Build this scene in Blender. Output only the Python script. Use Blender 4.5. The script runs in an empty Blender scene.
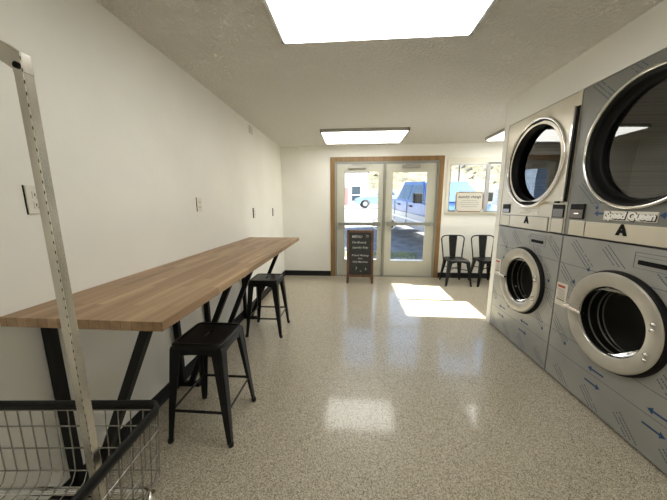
import bpy, bmesh, math, random
from mathutils import Vector, Matrix, noise
random.seed(7)
S = bpy.context.scene
COL = S.collection
PI = math.pi

# ------------------------------------------------------------------ helpers
class MB:
    """collects geometry, build() links it as ONE mesh object"""
    def __init__(s): s.v = []; s.f = []; s.sm = []
    def add(s, vs, fs, smooth=False):
        o = len(s.v); s.v += [tuple(p) for p in vs]
        s.f += [tuple(i + o for i in f) for f in fs]; s.sm += [smooth] * len(fs)
        return s
    def box(s, x0, x1, y0, y1, z0, z1, M=None):
        vs = [Vector((x, y, z)) for x in (x0, x1) for y in (y0, y1) for z in (z0, z1)]
        if M: vs = [M @ p for p in vs]
        return s.add(vs, [(0,1,3,2),(4,6,7,5),(0,4,5,1),(2,3,7,6),(0,2,6,4),(1,5,7,3)])
    def bar(s, a, b, w, h, up=(0,0,1), w2=None, h2=None):
        a = Vector(a); b = Vector(b); d = (b-a).normalized(); u = Vector(up)
        r = d.cross(u)
        if r.length < 1e-4: r = d.cross(Vector((0,1,0)))
        r.normalize(); u = r.cross(d).normalized()
        w2 = w if w2 is None else w2; h2 = h if h2 is None else h2
        vs = []
        for p, ww, hh in ((a,w,h),(b,w2,h2)):
            for i, j in ((-1,-1),(1,-1),(1,1),(-1,1)): vs.append(p + r*ww/2*i + u*hh/2*j)
        return s.add(vs, [(3,2,1,0),(4,5,6,7),(0,1,5,4),(1,2,6,5),(2,3,7,6),(3,0,4,7)])
    def tube(s, pts, r, n=8, cap=True, closed=False):
        pts = [Vector(p) for p in pts]; N = len(pts); rings = []
        ref = None
        for i, p in enumerate(pts):
            if closed: t = (pts[(i+1) % N] - pts[i-1]).normalized()
            else: t = (pts[min(i+1, N-1)] - pts[max(i-1, 0)]).normalized()
            if ref is None:
                ref = t.cross(Vector((0,0,1)))
                if ref.length < 1e-3: ref = t.cross(Vector((0,1,0)))
            ref = (ref - t*ref.dot(t)).normalized(); bn = t.cross(ref)
            rr = r[i] if isinstance(r, (list, tuple)) else r
            rings.append([p + (ref*math.cos(2*PI*k/n) + bn*math.sin(2*PI*k/n))*rr for k in range(n)])
        vs = [q for R_ in rings for q in R_]; fs = []
        for i in range(N if closed else N-1):
            j = (i+1) % N
            for k in range(n):
                fs.append((i*n+k, i*n+(k+1) % n, j*n+(k+1) % n, j*n+k))
        s.add(vs, fs, True)
        if cap and not closed:
            s.add(rings[0], [tuple(reversed(range(n)))]); s.add(rings[-1], [tuple(range(n))])
        return s
    def lathe(s, prof, c, axis='x', n=64, smooth=True):
        """prof: (along, radius) pairs"""
        vs = []
        for a, r in prof:
            for k in range(n):
                t = 2*PI*k/n; p, q = r*math.cos(t), r*math.sin(t)
                vs.append({'x': (c[0]+a, c[1]+p, c[2]+q), 'y': (c[0]+p, c[1]+a, c[2]+q), 'z': (c[0]+p, c[1]+q, c[2]+a)}[axis])
        fs = []
        for i in range(len(prof)-1):
            for k in range(n):
                fs.append((i*n+k, i*n+(k+1) % n, (i+1)*n+(k+1) % n, (i+1)*n+k))
        return s.add(vs, fs, smooth)
    def prism(s, poly, a0, a1, axis='y'):
        n = len(poly)
        def P(p, a): return {'x': (a, p[0], p[1]), 'y': (p[0], a, p[1]), 'z': (p[0], p[1], a)}[axis]
        vs = [P(p, a0) for p in poly] + [P(p, a1) for p in poly]
        return s.add(vs, [tuple(range(n)), tuple(reversed(range(n, 2*n)))] + [(i, (i+1) % n, n+(i+1) % n, n+i) for i in range(n)])
    def loft(s, rings, cap=True, smooth=False):
        n = len(rings[0]); vs = [p for r in rings for p in r]; fs = []
        for i in range(len(rings)-1):
            for k in range(n): fs.append((i*n+k, i*n+(k+1) % n, (i+1)*n+(k+1) % n, (i+1)*n+k))
        s.add(vs, fs, smooth)
        if cap: s.add(rings[0], [tuple(reversed(range(n)))]); s.add(rings[-1], [tuple(range(n))])
        return s
    def build(s, name, m, parent=None, origin=(0,0,0), bevel=0, seg=2, recalc=True):
        me = bpy.data.meshes.new(name); o = Vector(origin)
        me.from_pydata([Vector(p)-o for p in s.v], [], s.f); me.update()
        for p, q in zip(me.polygons, s.sm): p.use_smooth = q
        if recalc:
            bm = bmesh.new(); bm.from_mesh(me); bmesh.ops.recalc_face_normals(bm, faces=bm.faces); bm.to_mesh(me); bm.free()
        me.materials.append(m)
        ob = bpy.data.objects.new(name, me); COL.objects.link(ob)
        if parent: ob.parent = parent
        else: ob.location = o
        if bevel:
            md = ob.modifiers.new('bevel', 'BEVEL'); md.width = bevel; md.segments = seg; md.limit_method = 'ANGLE'; md.angle_limit = math.radians(40)
        return ob

def tag(o, label=None, cat=None, group=None, kind=None):
    if label: o['label'] = label
    if cat: o['category'] = cat
    if group: o['group'] = group
    if kind: o['kind'] = kind
    return o
def thing(name, label, cat, loc=(0,0,0), rz=0, group=None):
    o = bpy.data.objects.new(name, None); COL.objects.link(o); o.empty_display_size = .1
    o.location = loc; o.rotation_euler = (0, 0, rz)
    return tag(o, label, cat, group)
def struct(name, mb, m, parent=None, bevel=0):
    o = mb.build(name, m, parent, bevel=bevel)
    if not parent: o['kind'] = 'structure'
    return o
def copy_tree(o, parent=None):
    c = o.copy(); COL.objects.link(c)
    if parent: c.parent = parent
    for ch in list(o.children): copy_tree(ch, c)
    return c
def text_mesh(txt, size, mat, name, parent, M, ext=.0006, shear=0, offset=0, space=1.0):
    cu = bpy.data.curves.new('t', 'FONT'); cu.body = txt; cu.size = size; cu.align_x = 'CENTER'; cu.align_y = 'CENTER'
    cu.extrude = ext; cu.shear = shear; cu.offset = offset; cu.space_character = space; cu.resolution_u = 3
    t = bpy.data.objects.new('t', cu); COL.objects.link(t)
    bpy.context.view_layer.update()
    dg = bpy.context.evaluated_depsgraph_get()
    me = bpy.data.meshes.new_from_object(t.evaluated_get(dg)); bpy.data.objects.remove(t)
    me.transform(M); me.materials.clear(); me.materials.append(mat)
    o = bpy.data.objects.new(name, me); COL.objects.link(o); o.parent = parent
    return o

# ------------------------------------------------------------------ materials
def mat(name, col, rough=.5, metal=0, spec=.5, coat=0, coat_r=.1):
    m = bpy.data.materials.new(name); m.use_nodes = True
    b = m.node_tree.nodes['Principled BSDF']
    b.inputs['Base Color'].default_value = (*col, 1); b.inputs['Roughness'].default_value = rough
    b.inputs['Metallic'].default_value = metal; b.inputs['Specular IOR Level'].default_value = spec
    b.inputs['Coat Weight'].default_value = coat; b.inputs['Coat Roughness'].default_value = coat_r
    return m
def N(m, typ, **kw):
    n = m.node_tree.nodes.new(typ)
    for k, v in kw.items():
        if k.startswith('i_'): n.inputs[k[2:].replace('_', ' ')].default_value = v
        else: setattr(n, k, v)
    return n
def L(m, a, b): m.node_tree.links.new(a, b)
def ramp(m, stops, interp='LINEAR'):
    r = N(m, 'ShaderNodeValToRGB'); r.color_ramp.interpolation = interp
    e = r.color_ramp.elements
    while len(e) < len(stops): e.new(.5)
    for i, (p, c) in enumerate(stops): e[i].position = p; e[i].color = (*c, 1)
    return r
def B_(m): return m.node_tree.nodes['Principled BSDF']
def bump(m, src, strength, dist=.01):
    b = N(m, 'ShaderNodeBump', i_Strength=strength, i_Distance=dist); L(m, src, b.inputs['Height']); L(m, b.outputs[0], B_(m).inputs['Normal'])
def noise_tex(m, scale, detail=3, rough=.5, stretch=None):
    tc = N(m, 'ShaderNodeTexCoord'); mp = N(m, 'ShaderNodeMapping'); L(m, tc.outputs['Object'], mp.inputs[0])
    if stretch: mp.inputs['Scale'].default_value = stretch
    n = N(m, 'ShaderNodeTexNoise', i_Scale=scale, i_Detail=detail, i_Roughness=rough); L(m, mp.outputs[0], n.inputs['Vector'])
    return n, mp
def vary(m, c0, c1, scale, detail=3, stretch=None, lo=.35, hi=.65):
    n, mp = noise_tex(m, scale, detail, stretch=stretch); r = ramp(m, [(lo, c0), (hi, c1)])
    L(m, n.outputs[0], r.inputs[0]); L(m, r.outputs[0], B_(m).inputs['Base Color']); return n

M_wall = mat('wall_paint', (.74,.71,.62), .55)
_n = vary(M_wall, (.795,.785,.735), (.84,.83,.78), 1.5)
_n, _ = noise_tex(M_wall, 14, 5); bump(M_wall, _n.outputs[0], .35, .006)
M_ceil = mat('knockdown_ceiling', (.96,.93,.865), .95, spec=.2)
_v, _ = noise_tex(M_ceil, 34, 6, .65); _r = ramp(M_ceil, [(.42,(0,0,0)),(.6,(1,1,1))]); L(M_ceil, _v.outputs[0], _r.inputs[0]); bump(M_ceil, _r.outputs[0], .9, .0185)
# floor: flake epoxy
M_floor = mat('flake_epoxy_floor', (.4,.35,.27), .30, spec=.5, coat=.5, coat_r=.085)
tc = N(M_floor, 'ShaderNodeTexCoord')
vo = N(M_floor, 'ShaderNodeTexVoronoi', i_Scale=340.0); L(M_floor, tc.outputs['Object'], vo.inputs['Vector'])
sp = N(M_floor, 'ShaderNodeSeparateColor'); L(M_floor, vo.outputs['Color'], sp.inputs[0])
r1 = ramp(M_floor, [(0,(.10,.08,.055)),(.14,(.24,.20,.14)),(.28,(.43,.38,.29)),(.55,(.52,.47,.365)),(.80,(.62,.575,.47))], 'CONSTANT')
L(M_floor, sp.outputs[0], r1.inputs[0])
n2 = N(M_floor, 'ShaderNodeTexNoise', i_Scale=90.0, i_Detail=4.0); L(M_floor, tc.outputs['Object'], n2.inputs['Vector'])
r2 = ramp(M_floor, [(.36,(.84,.83,.81)),(.62,(1.10,1.10,1.10))]); L(M_floor, n2.outputs[0], r2.inputs[0])
mx = N(M_floor, 'ShaderNodeMix', data_type='RGBA', blend_type='MULTIPLY'); mx.inputs[0].default_value = 1
L(M_floor, r1.outputs[0], mx.inputs[6]); L(M_floor, r2.outputs[0], mx.inputs[7]); L(M_floor, mx.outputs[2], B_(M_floor).inputs['Base Color'])
n3, _ = noise_tex(M_floor, 9, 4); bump(M_floor, n3.outputs[0], .12, .004)
# butcher block
M_wood = mat('butcher_block', (.4,.25,.13), .42, spec=.4)
tc = N(M_wood, 'ShaderNodeTexCoord'); mp = N(M_wood, 'ShaderNodeMapping'); mp.inputs['Rotation'].default_value = (0, 0, PI/2)
L(M_wood, tc.outputs['Object'], mp.inputs[0])
bt = N(M_wood, 'ShaderNodeTexBrick', i_Scale=1.0); bt.offset = .37; bt.inputs['Brick Width'].default_value = .42; bt.inputs['Row Height'].default_value = .042
bt.inputs['Mortar Size'].default_value = .0012; bt.inputs['Color1'].default_value = (.27,.165,.088,1); bt.inputs['Color2'].default_value = (.42,.285,.165,1); bt.inputs['Mortar'].default_value = (.22,.12,.06,1)
L(M_wood, mp.outputs[0], bt.inputs['Vector'])
gn, _ = noise_tex(M_wood, 30, 5, .6, (1, .06, 1)); gr = ramp(M_wood, [(.3,(.74,.72,.7)),(.7,(1.12,1.12,1.12))]); L(M_wood, gn.outputs[0], gr.inputs[0])
mx = N(M_wood, 'ShaderNodeMix', data_type='RGBA', blend_type='MULTIPLY'); mx.inputs[0].default_value = 1
L(M_wood, bt.outputs[0], mx.inputs[6]); L(M_wood, gr.outputs[0], mx.inputs[7]); L(M_wood, mx.outputs[2], B_(M_wood).inputs['Base Color'])
M_casing = mat('oak_casing', (.42,.25,.09), .45); vary(M_casing, (.19,.105,.035), (.27,.155,.055), 12, 4, (3,3,.25))
M_board_wood = mat('walnut_frame', (.12,.05,.02), .45); vary(M_board_wood, (.07,.028,.012), (.17,.08,.035), 15, 4, (3,3,.3))
M_black = mat('black_metal', (.007,.007,.007), .34, spec=.3)
M_steel_bl = mat('black_tube', (.006,.006,.006), .5, spec=.25)
M_rubber = mat('black_rubber', (.012,.012,.012), .75)
M_gasket = mat('dark_gasket', (.006,.006,.0055), .5, spec=.2)
M_basebd = mat('black_cove_base', (.008,.009,.010), .5, spec=.3)
M_bumper = mat('rubber_bumper', (.008,.008,.007), .5, spec=.2)
M_alum = mat('bronze_alloy_door', (.50,.49,.415), .42, metal=.1)
M_alum_d = mat('grey_alloy', (.26,.26,.22), .4, metal=.5)
M_chrome = mat('chrome', (.78,.77,.74), .12, metal=1)
M_wire = mat('wire_chrome', (.30,.29,.265), .25, metal=.9)
M_pole = mat('galvanised_pole', (.62,.59,.52), .22, metal=.95); vary(M_pole, (.50,.47,.41), (.70,.67,.60), 14, 4, (1,1,.3))
M_ring = mat('satin_ring', (.50,.47,.41), .38, metal=.35); vary(M_ring, (.43,.40,.35), (.50,.47,.41), 6, 3)
M_film_d = mat('dark_film', (.17,.17,.16), .36, metal=.2); vary(M_film_d, (.185,.185,.172), (.235,.232,.215), 2.2, 3)
M_ss = mat('bare_stainless', (.68,.62,.50), .30, metal=.35); vary(M_ss, (.58,.53,.43), (.64,.59,.49), 3, 2)
M_film = mat('filmed_stainless', (.27,.28,.275), .36, metal=.2); vary(M_film, (.30,.30,.285), (.37,.365,.345), 2.2, 3)
M_band = mat('cream_panel', (.60,.55,.45), .35, metal=.4)
M_white = mat('white_plastic', (.72,.70,.62), .4)
M_trimw = mat('white_trim', (.74,.71,.62), .5)
M_print = mat('blue_print', (.012,.055,.16), .5)
M_print2 = mat('faint_blue_print', (.05,.075,.12), .5)
M_line = mat('film_seam', (.09,.11,.13), .5)
M_ink = mat('black_ink', (.006,.006,.006), .7, spec=.15)
M_letter = mat('white_letter', (.85,.84,.8), .5)
M_paper = mat('label_paper', (.72,.68,.60), .6)
M_red = mat('red_ink', (.45,.06,.02), .6)
M_chalkb = mat('chalkboard', (.012,.013,.012), .6); vary(M_chalkb, (.010,.011,.010), (.022,.023,.021), 9, 4)
M_chalk = mat('chalk', (.45,.45,.43), .9)
M_signb = mat('sign_board', (.60,.57,.50), .6)
M_signr = mat('sign_border', (.22,.09,.035), .5)
M_drum = mat('drum_steel', (.26,.26,.24), .3, metal=.9)
M_glass_w = None
M_dark = mat('dark_cavity', (.010,.010,.009), .6, spec=.2)
# perforated drum
M_perf = mat('perforated_drum', (.16,.16,.145), .35, metal=.7)
vo = N(M_perf, 'ShaderNodeTexVoronoi', i_Scale=62.0, i_Randomness=0.0); tc = N(M_perf, 'ShaderNodeTexCoord'); L(M_perf, tc.outputs['Object'], vo.inputs['Vector'])
rr = ramp(M_perf, [(.3,(.012,.012,.01)),(.36,(.20,.20,.18))]); L(M_perf, vo.outputs['Distance'], rr.inputs[0]); L(M_perf, rr.outputs[0], B_(M_perf).inputs['Base Color'])
def glassy(name, tint, refl, rough=.0):
    m = bpy.data.materials.new(name); m.use_nodes = True; nt = m.node_tree; nt.nodes.clear()
    o = nt.nodes.new('ShaderNodeOutputMaterial'); t = nt.nodes.new('ShaderNodeBsdfTransparent'); g = nt.nodes.new('ShaderNodeBsdfGlossy')
    t.inputs[0].default_value = (*tint, 1); g.inputs['Roughness'].default_value = rough
    lw = nt.nodes.new('ShaderNodeLayerWeight'); lw.inputs[0].default_value = refl
    mx = nt.nodes.new('ShaderNodeMixShader'); nt.links.new(lw.outputs['Fresnel'], mx.inputs[0])
    nt.links.new(t.outputs[0], mx.inputs[1]); nt.links.new(g.outputs[0], mx.inputs[2]); nt.links.new(mx.outputs[0], o.inputs[0]); return m
M_glass = glassy('window_glass', (.93,.95,.94), .25)
M_tint = glassy('smoked_door_glass', (.28,.28,.27), .50, .02)
M_bowl = glassy('washer_bowl_glass', (.82,.82,.80), .10, .03)
M_cgl = mat('car_glass', (.03,.05,.08), .08, spec=.8)
def emis(name, c, s):
    m = bpy.data.materials.new(name); m.use_nodes = True; b = B_(m)
    b.inputs['Base Color'].default_value = (.8,.8,.75,1); b.inputs['Emission Color'].default_value = (*c, 1); b.inputs['Emission Strength'].default_value = s; return m
M_lamp = emis('lamp_diffuser', (.985,.972,.915), 2.35)
M_lampf = mat('lamp_frame', (.42,.41,.38), .4, metal=.3)
# outdoors
M_asph = mat('asphalt', (.13,.135,.15), .85); _a = vary(M_asph, (.10,.105,.12), (.18,.185,.2), 3, 5)
M_conc = mat('pale_gravel', (.62,.58,.52), .9); vary(M_conc, (.34,.325,.30), (.42,.40,.37), .8, 5)
M_hill = mat('dry_hillside', (.55,.47,.27), .95)
_h, _ = noise_tex(M_hill, .6, 8, .7); _hr = ramp(M_hill, [(.40,(.035,.035,.03)),(.47,(.10,.085,.055)),(.54,(.17,.14,.07)),(.68,(.24,.205,.115))]); L(M_hill, _h.outputs[0], _hr.inputs[0]); L(M_hill, _hr.outputs[0], B_(M_hill).inputs['Base Color'])
M_sage = mat('sagebrush', (.12,.12,.085), .95)
M_grass = mat('weeds', (.10,.17,.04), .9); vary(M_grass, (.07,.12,.03), (.26,.30,.06), 3, 3)
M_siding = mat('white_siding', (.50,.51,.53), .7)
_w = N(M_siding, 'ShaderNodeTexWave', i_Scale=1.6, bands_direction='Z'); _t = N(M_siding, 'ShaderNodeTexCoord'); L(M_siding, _t.outputs['Object'], _w.inputs['Vector'])
bump(M_siding, _w.outputs[0], .6, .03)
M_blueh = mat('slate_blue_siding', (.16,.21,.30), .7)
M_roof = mat('roof_shingle', (.10,.08,.075), .9)
M_tblue = mat('truck_blue', (.03,.085,.26), .3, metal=.2, coat=.6); M_tsil = mat('truck_silver', (.26,.27,.30), .3, metal=.5, coat=.5)
M_cblue = mat('pale_blue_paint', (.22,.33,.46), .3, coat=.5)
M_tire = mat('tire', (.02,.02,.02), .8); M_hub = mat('alloy_hub', (.5,.5,.52), .3, metal=.8)
M_post = mat('weathered_post', (.12,.11,.11), .8)

# ------------------------------------------------------------------ camera
F, PITCH, YAW, ROLL, CAMZ = 267.6185, .1697, .0733, -.0031, 1.3938
cy_, sy_, cp_, sp_ = math.cos(YAW), math.sin(YAW), math.cos(PITCH), math.sin(PITCH)
fwd = Vector((-sy_*cp_, cy_*cp_, -sp_)); rt = Vector((cy_, sy_, 0)); upv = rt.cross(fwd)
r2 = rt*math.cos(ROLL) + upv*math.sin(ROLL); u2 = -rt*math.sin(ROLL) + upv*math.cos(ROLL)
cam = bpy.data.cameras.new('camera'); co = bpy.data.objects.new('camera', cam); COL.objects.link(co)
cam.sensor_width = 36; cam.lens = 36*F/667; cam.clip_start = .02; cam.clip_end = 500
R3 = Matrix((r2, u2, -fwd)).transposed().to_4x4(); co.matrix_world = Matrix.Translation((0,0,CAMZ)) @ R3
S.camera = co

# ------------------------------------------------------------------ room
XL, YB, XR, H = -1.3464, 5.1048, 1.6116, 2.44
XN, YN = 3.45, -2.6          # nook wall, wall behind the camera
struct('floor', MB().box(XL-.15, XN+.15, YN-.15, YB+.15, -.1, 0), M_floor)
struct('ceiling', MB().box(XL-.15, XN+.15, YN-.15, YB+.15, H, H+.1), M_ceil)
mb = MB().box(XL-.15, XL-.012, YN-.15, YB+.15, 0, H)
mb.prism([(YN-.15,0),(2.60,0),(2.66,0),(2.66,H),(2.60,H),(YN-.15,H)], XL-.012, XL-.002, 'x')
mb.prism([(XL-.15,2.6),(XL,2.6),(XL,YB+.15),(XL-.15,YB+.15)], 0, H, 'z') if False else mb.box(XL-.012, XL, YN-.15, 2.64, 0, H)
mb.box(XL-.012, XL-.006, 2.64, YB+.15, 0, H)
struct('wall_left', mb, M_wall)
DX0, DX1, DZ = -.385, 1.575, 2.185
WX0, WX1, WZ0, WZ1 = 1.725, 3.10, 1.245, 2.115
mb = MB()
y0, y1 = YB, YB+.15
mb.box(XL-.1, DX0, y0, y1, 0, H).box(DX0, DX1, y0, y1, DZ, H).box(DX1, WX0, y0, y1, 0, H)
mb.box(WX0, WX1, y0, y1, 0, WZ0).box(WX0, WX1, y0, y1, WZ1, H).box(WX1, XN+.1, y0, y1, 0, H)
struct('wall_back', mb, M_wall)
RY0, RY1, RZ0, RZ1 = 3.20, 4.62, 1.34, 2.16
mb = MB().box(XN, XN+.15, 3.09, RY0, 0, H).box(XN, XN+.15, RY0, RY1, 0, RZ0).box(XN, XN+.15, RY0, RY1, RZ1, H).box(XN, XN+.15, RY1, YB, 0, H)
struct('wall_right', mb, M_wall)
struct('wall_near', MB().box(XL, XR+1.2, YN-.15, YN, 0, H), M_wall)
mb = MB().box(XR, XR+.12, YN, 3.092, 2.19, H)            # bulkhead over the machines
mb.box(XR, XN, 3.092, 3.175, 0, H)                       # end partition
mb.box(XR, XR+.12, YN, 1.24, 0, 2.19)
mb.box(XR+1.15, XR+1.25, 1.24, 3.1, 0, H)
mb.box(XR+.12, XR+1.2, 1.14, 1.24, 0, H)
struct('wall_machine_side', mb, M_wall)
struct('baseboard_left', MB().prism([(XL,0),(XL+.016,0),(XL+.007,.012),(XL+.006,.1),(XL,.1)], YN, YB, 'y'), M_basebd)
def bb(name, x0, x1): struct(name, MB().prism([(YB,0),(YB-.016,0),(YB-.007,.012),(YB-.006,.1),(YB,.1)], x0, x1, 'x'), M_basebd)
bb('baseboard_back', XL+.006, -.43); bb('baseboard_back', 1.618, XN)
# wooden door casing
CW, CT = .081, .02
cs = MB().box(-.4274, -.346, YB-CT, YB, 0, 2.158).box(1.534, 1.6152, YB-CT, YB, 0, 2.158).box(-.4274, 1.6152, YB-CT, YB, 2.158, 2.2392)
struct('trim_1', cs, M_casing, bevel=.004)
# alloy frame and mullion
fr = MB().box(-.385, -.305, YB, YB+.13, 0, 2.185).box(1.507, 1.575, YB, YB+.13, 0, 2.185).box(-.385, 1.575, YB, YB+.13, 2.128, 2.185)
fr.box(-.346, -.335, YB-.012, YB+.02, 0, 2.16).box(1.523, 1.534, YB-.012, YB+.02, 0, 2.16).box(-.346, 1.534, YB-.012, YB+.02, 2.148, 2.16)
fr.box(-.385, 1.575, YB, YB+.15, 0, .018)
struct('trim_2', fr, mat('frame_alloy', (.30,.30,.27), .4, metal=.3), bevel=.002)
struct('trim_3', MB().box(.552, .597, YB-.005, YB+.12, .018, 2.128), M_alum_d, bevel=.003)
def door(name, x0, x1, g0, g1, gz0, gz1, hinge_left):
    yl, yh = YB+.03, YB+.075
    m = MB().box(x0, g0, yl, yh, .02, 2.12).box(g1, x1, yl, yh, .02, 2.12).box(g0, g1, yl, yh, .02, gz0).box(g0, g1, yl, yh, gz1, 2.12)
    m.box(g0-.006, g0+.008, yl-.006, yl+.004, gz0, gz1).box(g1-.008, g1+.006, yl-.006, yl+.004, gz0, gz1).box(g0, g1, yl-.006, yl+.004, gz0-.006, gz0+.008).box(g0, g1, yl-.006, yl+.004, gz1-.008, gz1+.006)
    d = m.build(name, M_alum); d['kind'] = 'structure'
    MB().box(g0, g1, yl+.02, yl+.026, gz0, gz1).build('glass_pane', M_glass, d)
    # panic bar
    p = MB().box(x0+.03, x1-.03, yl-.05, yl-.02, .995, 1.052)
    ex = x1-.11 if hinge_left else x0+.11
    p.box(min(ex, ex)-.075, ex+.075, yl-.062, yl-.001, .985, 1.062); q = x0+.05 if hinge_left else x1-.05
    p.box(q-.03, q+.03, yl-.058, yl-.001, .99, 1.058)
    pb = p.build('panic_bar', mat('bar_alloy', (.33,.33,.29), .3, metal=.6), d, bevel=.004)
    c = MB().box((.03 if hinge_left else 1.0)-.13, (.03 if hinge_left else 1.0)+.20, yl-.055, yl-.001, 2.035, 2.09)
    c.build('closer_body', mat('closer_alloy', (.36,.35,.31), .35, metal=.5), d, bevel=.006)
    k = (.03 if hinge_left else 1.0)
    MB().bar((k-.06, yl-.03, 2.098), (k+.2, yl-.10, 2.108), .022, .008).bar((k+.2, yl-.10, 2.108), (k+.3 if hinge_left else k+.26, yl-.012, 2.113), .02, .008).build('closer_arm', M_alum_d, d)
    # outside pull, seen through the glass
    s = 1 if not hinge_left else -1
    hx = g1 - .012 if hinge_left else g0 + .012
    pts = [(hx+s*0, yh+.001, 1.12)] + [(hx+s*.075*math.sin(a), yh+.045, 1.02+.10*math.cos(a)) for a in [i*PI/8 for i in range(9)]] + [(hx, yh+.001, .92)]
    MB().tube(pts, .011, 8).build('pull_handle', M_letter, d)
    for zz in (1.14, .90): MB().lathe([(-.004,.001),(-.004,.008),(.002,.009)], ((g1+.05 if hinge_left else g0-.05), yl, zz), 'y', 12).build('bolt_cap', M_alum_d, d)
    return d
door('door_1', -.302, .549, -.170, .466, .325, 1.99, True)
door('door_2', .600, 1.504, .715, 1.345, .305, 1.97, False)
# back window
w = MB()
def rect_frame(m, a0, a1, z0, z1, t, b0, b1, axis='x'):
    f = (lambda p, q, r, s: m.box(p, q, b0, b1, r, s)) if axis == 'x' else (lambda p, q, r, s: m.box(b0, b1, p, q, r, s))
    f(a0, a0+t, z0, z1); f(a1-t, a1, z0, z1); f(a0+t, a1-t, z0, z0+t); f(a0+t, a1-t, z1-t, z1)
rect_frame(w, WX0, WX1, WZ0, WZ1, .022, YB+.03, YB+.10)
rect_frame(w, WX0+.02, 2.43, WZ0+.02, WZ1-.02, .016, YB+.035, YB+.06)
w.box(2.375, 2.44, YB+.03, YB+.07, WZ0, WZ1)
wo = struct('window_1', w, mat('window_alloy', (.40,.40,.40), .4, metal=.4), bevel=.002)
MB().box(WX0+.02, WX1-.02, YB+.062, YB+.067, WZ0+.02, WZ1-.02).build('glass_pane', M_glass, wo)
t = MB(); rect_frame(t, WX0-.055, WX1+.055, WZ0-.055, WZ1+.055, .055, YB-.014, YB); t.box(WX0-.04, WX1+.04, YB-.05, YB+.03, WZ0-.012, WZ0+.0)
t.box(WX0-.045, WX1+.045, YB-.010, YB-.001, WZ1+.055, WZ1+.085)
struct('trim_4', t, M_trimw, bevel=.004)
sh = tag(MB().box(WX0+.005, 2.36, YB-.03, YB+.028, WZ1-.038, WZ1-.002).build('window_blind', M_white, bevel=.004), 'rolled-up white blind cassette across the top of the far window', 'blind')
# nook side window (lets the low sun in)
w = MB(); rect_frame(w, RY0, RY1, RZ0, RZ1, .012, XN+.02, XN+.12, 'y'); w.box(XN+.05, XN+.09, 3.79, 3.845, RZ0, RZ1)
w.box(XN+.03, XN+.06, 3.84, 4.62, RZ0, 1.49)
wo = struct('window_2', w, mat('window_alloy_side', (.5,.5,.5), .4, metal=.3))
MB().box(XN+.10, XN+.105, RY0, RY1, RZ0, RZ1).build('glass_pane', M_glass, wo)

# ------------------------------------------------------------------ ceiling lights
def light(x0, x1, y0, y1, label):
    z0 = H-.045
    t = thing('ceiling_light', label, 'ceiling light', ((x0+x1)/2, (y0+y1)/2, z0), group='flat ceiling panels')
    O = t.location
    f = MB().box(x0, x0+.022, y0, y1, z0, H).box(x1-.022, x1, y0, y1, z0, H).box(x0, x1, y0, y0+.022, z0, H).box(x0, x1, y1-.022, y1, z0, H)
    f.build('lamp_frame', M_lampf, t, O, bevel=.002)
    MB().prism([(x0+.022,z0+.01),(x0+.022,z0-.004),(x0+.034,z0-.012),(x1-.034,z0-.012),(x1-.022,z0-.004),(x1-.022,z0+.01)], y0+.022, y1-.022, 'y').build('diffuser', M_lamp, t, O)
light(-.462, .705, 1.15, 1.862, 'large bright ceiling panel nearest the viewer, cut by the top edge')
light(-.480, .772, 3.985, 4.70, 'thin-framed bright ceiling panel above the far double doors')
light(2.10, 3.34, 3.985, 4.70, 'ceiling panel mostly hidden behind the wall above the dryers')

light(-.480, .762, -2.20, -1.485, 'unseen ceiling panel behind the viewer, added to brighten the near half of the room')  # added lamp out of view, lifts the dark near half of the room

# ------------------------------------------------------------------ counter
CX1, CY0, CY1, CZ = -.690, .866, 3.38, .973
ct = tag(MB().box(XL+.001, CX1, CY0, CY1, CZ-.038, CZ).build('countertop', M_wood, origin=(-1.02, 2.12, CZ-.038), bevel=.0025), 'long butcher block wood countertop fixed along the left wall', 'countertop')
for i, (yy, lb) in enumerate([(1.0,'nearest the viewer behind the wire cart'),(1.80,'second from the viewer, behind the nearer stool'),(2.22,'third from the viewer, between the two stools'),(3.05,'farthest, beside the farther stool')]):
    t = thing('counter_bracket', 'black steel triangular bracket under the wood counter, '+lb, 'bracket', (XL+.05, yy, 0), group='counter brackets'); O = t.location
    zt = CZ-.039; w_ = .034
    MB().box(XL+.008, XL+.008+.040, yy-w_/2, yy+w_/2, .03, zt-.03).build('upright', M_steel_bl, t, O, bevel=.002)
    MB().box(XL+.008, CX1-.08, yy-w_/2, yy+w_/2, zt-.03, zt).build('top_bar', M_steel_bl, t, O, bevel=.002)
    MB().box(XL+.017, XL+.17, yy-w_/2, yy+w_/2, 0, .03).build('foot_bar', M_steel_bl, t, O, bevel=.002)
    MB().bar((-.853, yy, zt-.03), (-1.245, yy, .03), w_, .038, up=(1,0,0)).build('brace', M_steel_bl, t, O, bevel=.002)

# ------------------------------------------------------------------ stools
def rrect(hx, hy, r, z, n=5):
    pts = []
    for cx, cy, a0 in ((hx-r,hy-r,0),(-hx+r,hy-r,90),(-hx+r,-hy+r,180),(hx-r,-hy+r,270)):
        for k in range(n):
            a = math.radians(a0+90*k/(n-1)); pts.append(Vector((cx+r*math.cos(a), cy+r*math.sin(a), z)))
    return pts
def chan_leg(m, top, bot, out, w0, w1, th=.004):
    """L-shaped pressed leg, tapering; out=(sx,sy) the outer corner direction"""
    sx, sy = out; a = Vector(top); b = Vector(bot)
    for k in (0,1):
        vs = []
        for p, w in ((a,w0),(b,w1)):
            if k == 0: q = [(0,0),(-sx*w,0),(-sx*w,-sy*th),(0,-sy*th)]
            else: q = [(0,0),(0,-sy*w),(-sx*th,-sy*w),(-sx*th,0)]
            vs += [p+Vector((x,y,0)) for x, y in q]
        m.add(vs, [(0,1,2,3),(7,6,5,4),(0,4,5,1),(1,5,6,2),(2,6,7,3),(3,7,4,0)])
    # folded rounded spine
    m.tube([a+Vector((-sx*.008,-sy*.008,0)), b+Vector((-sx*.008,-sy*.008,0))], [.010,.009], 8)
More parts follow.
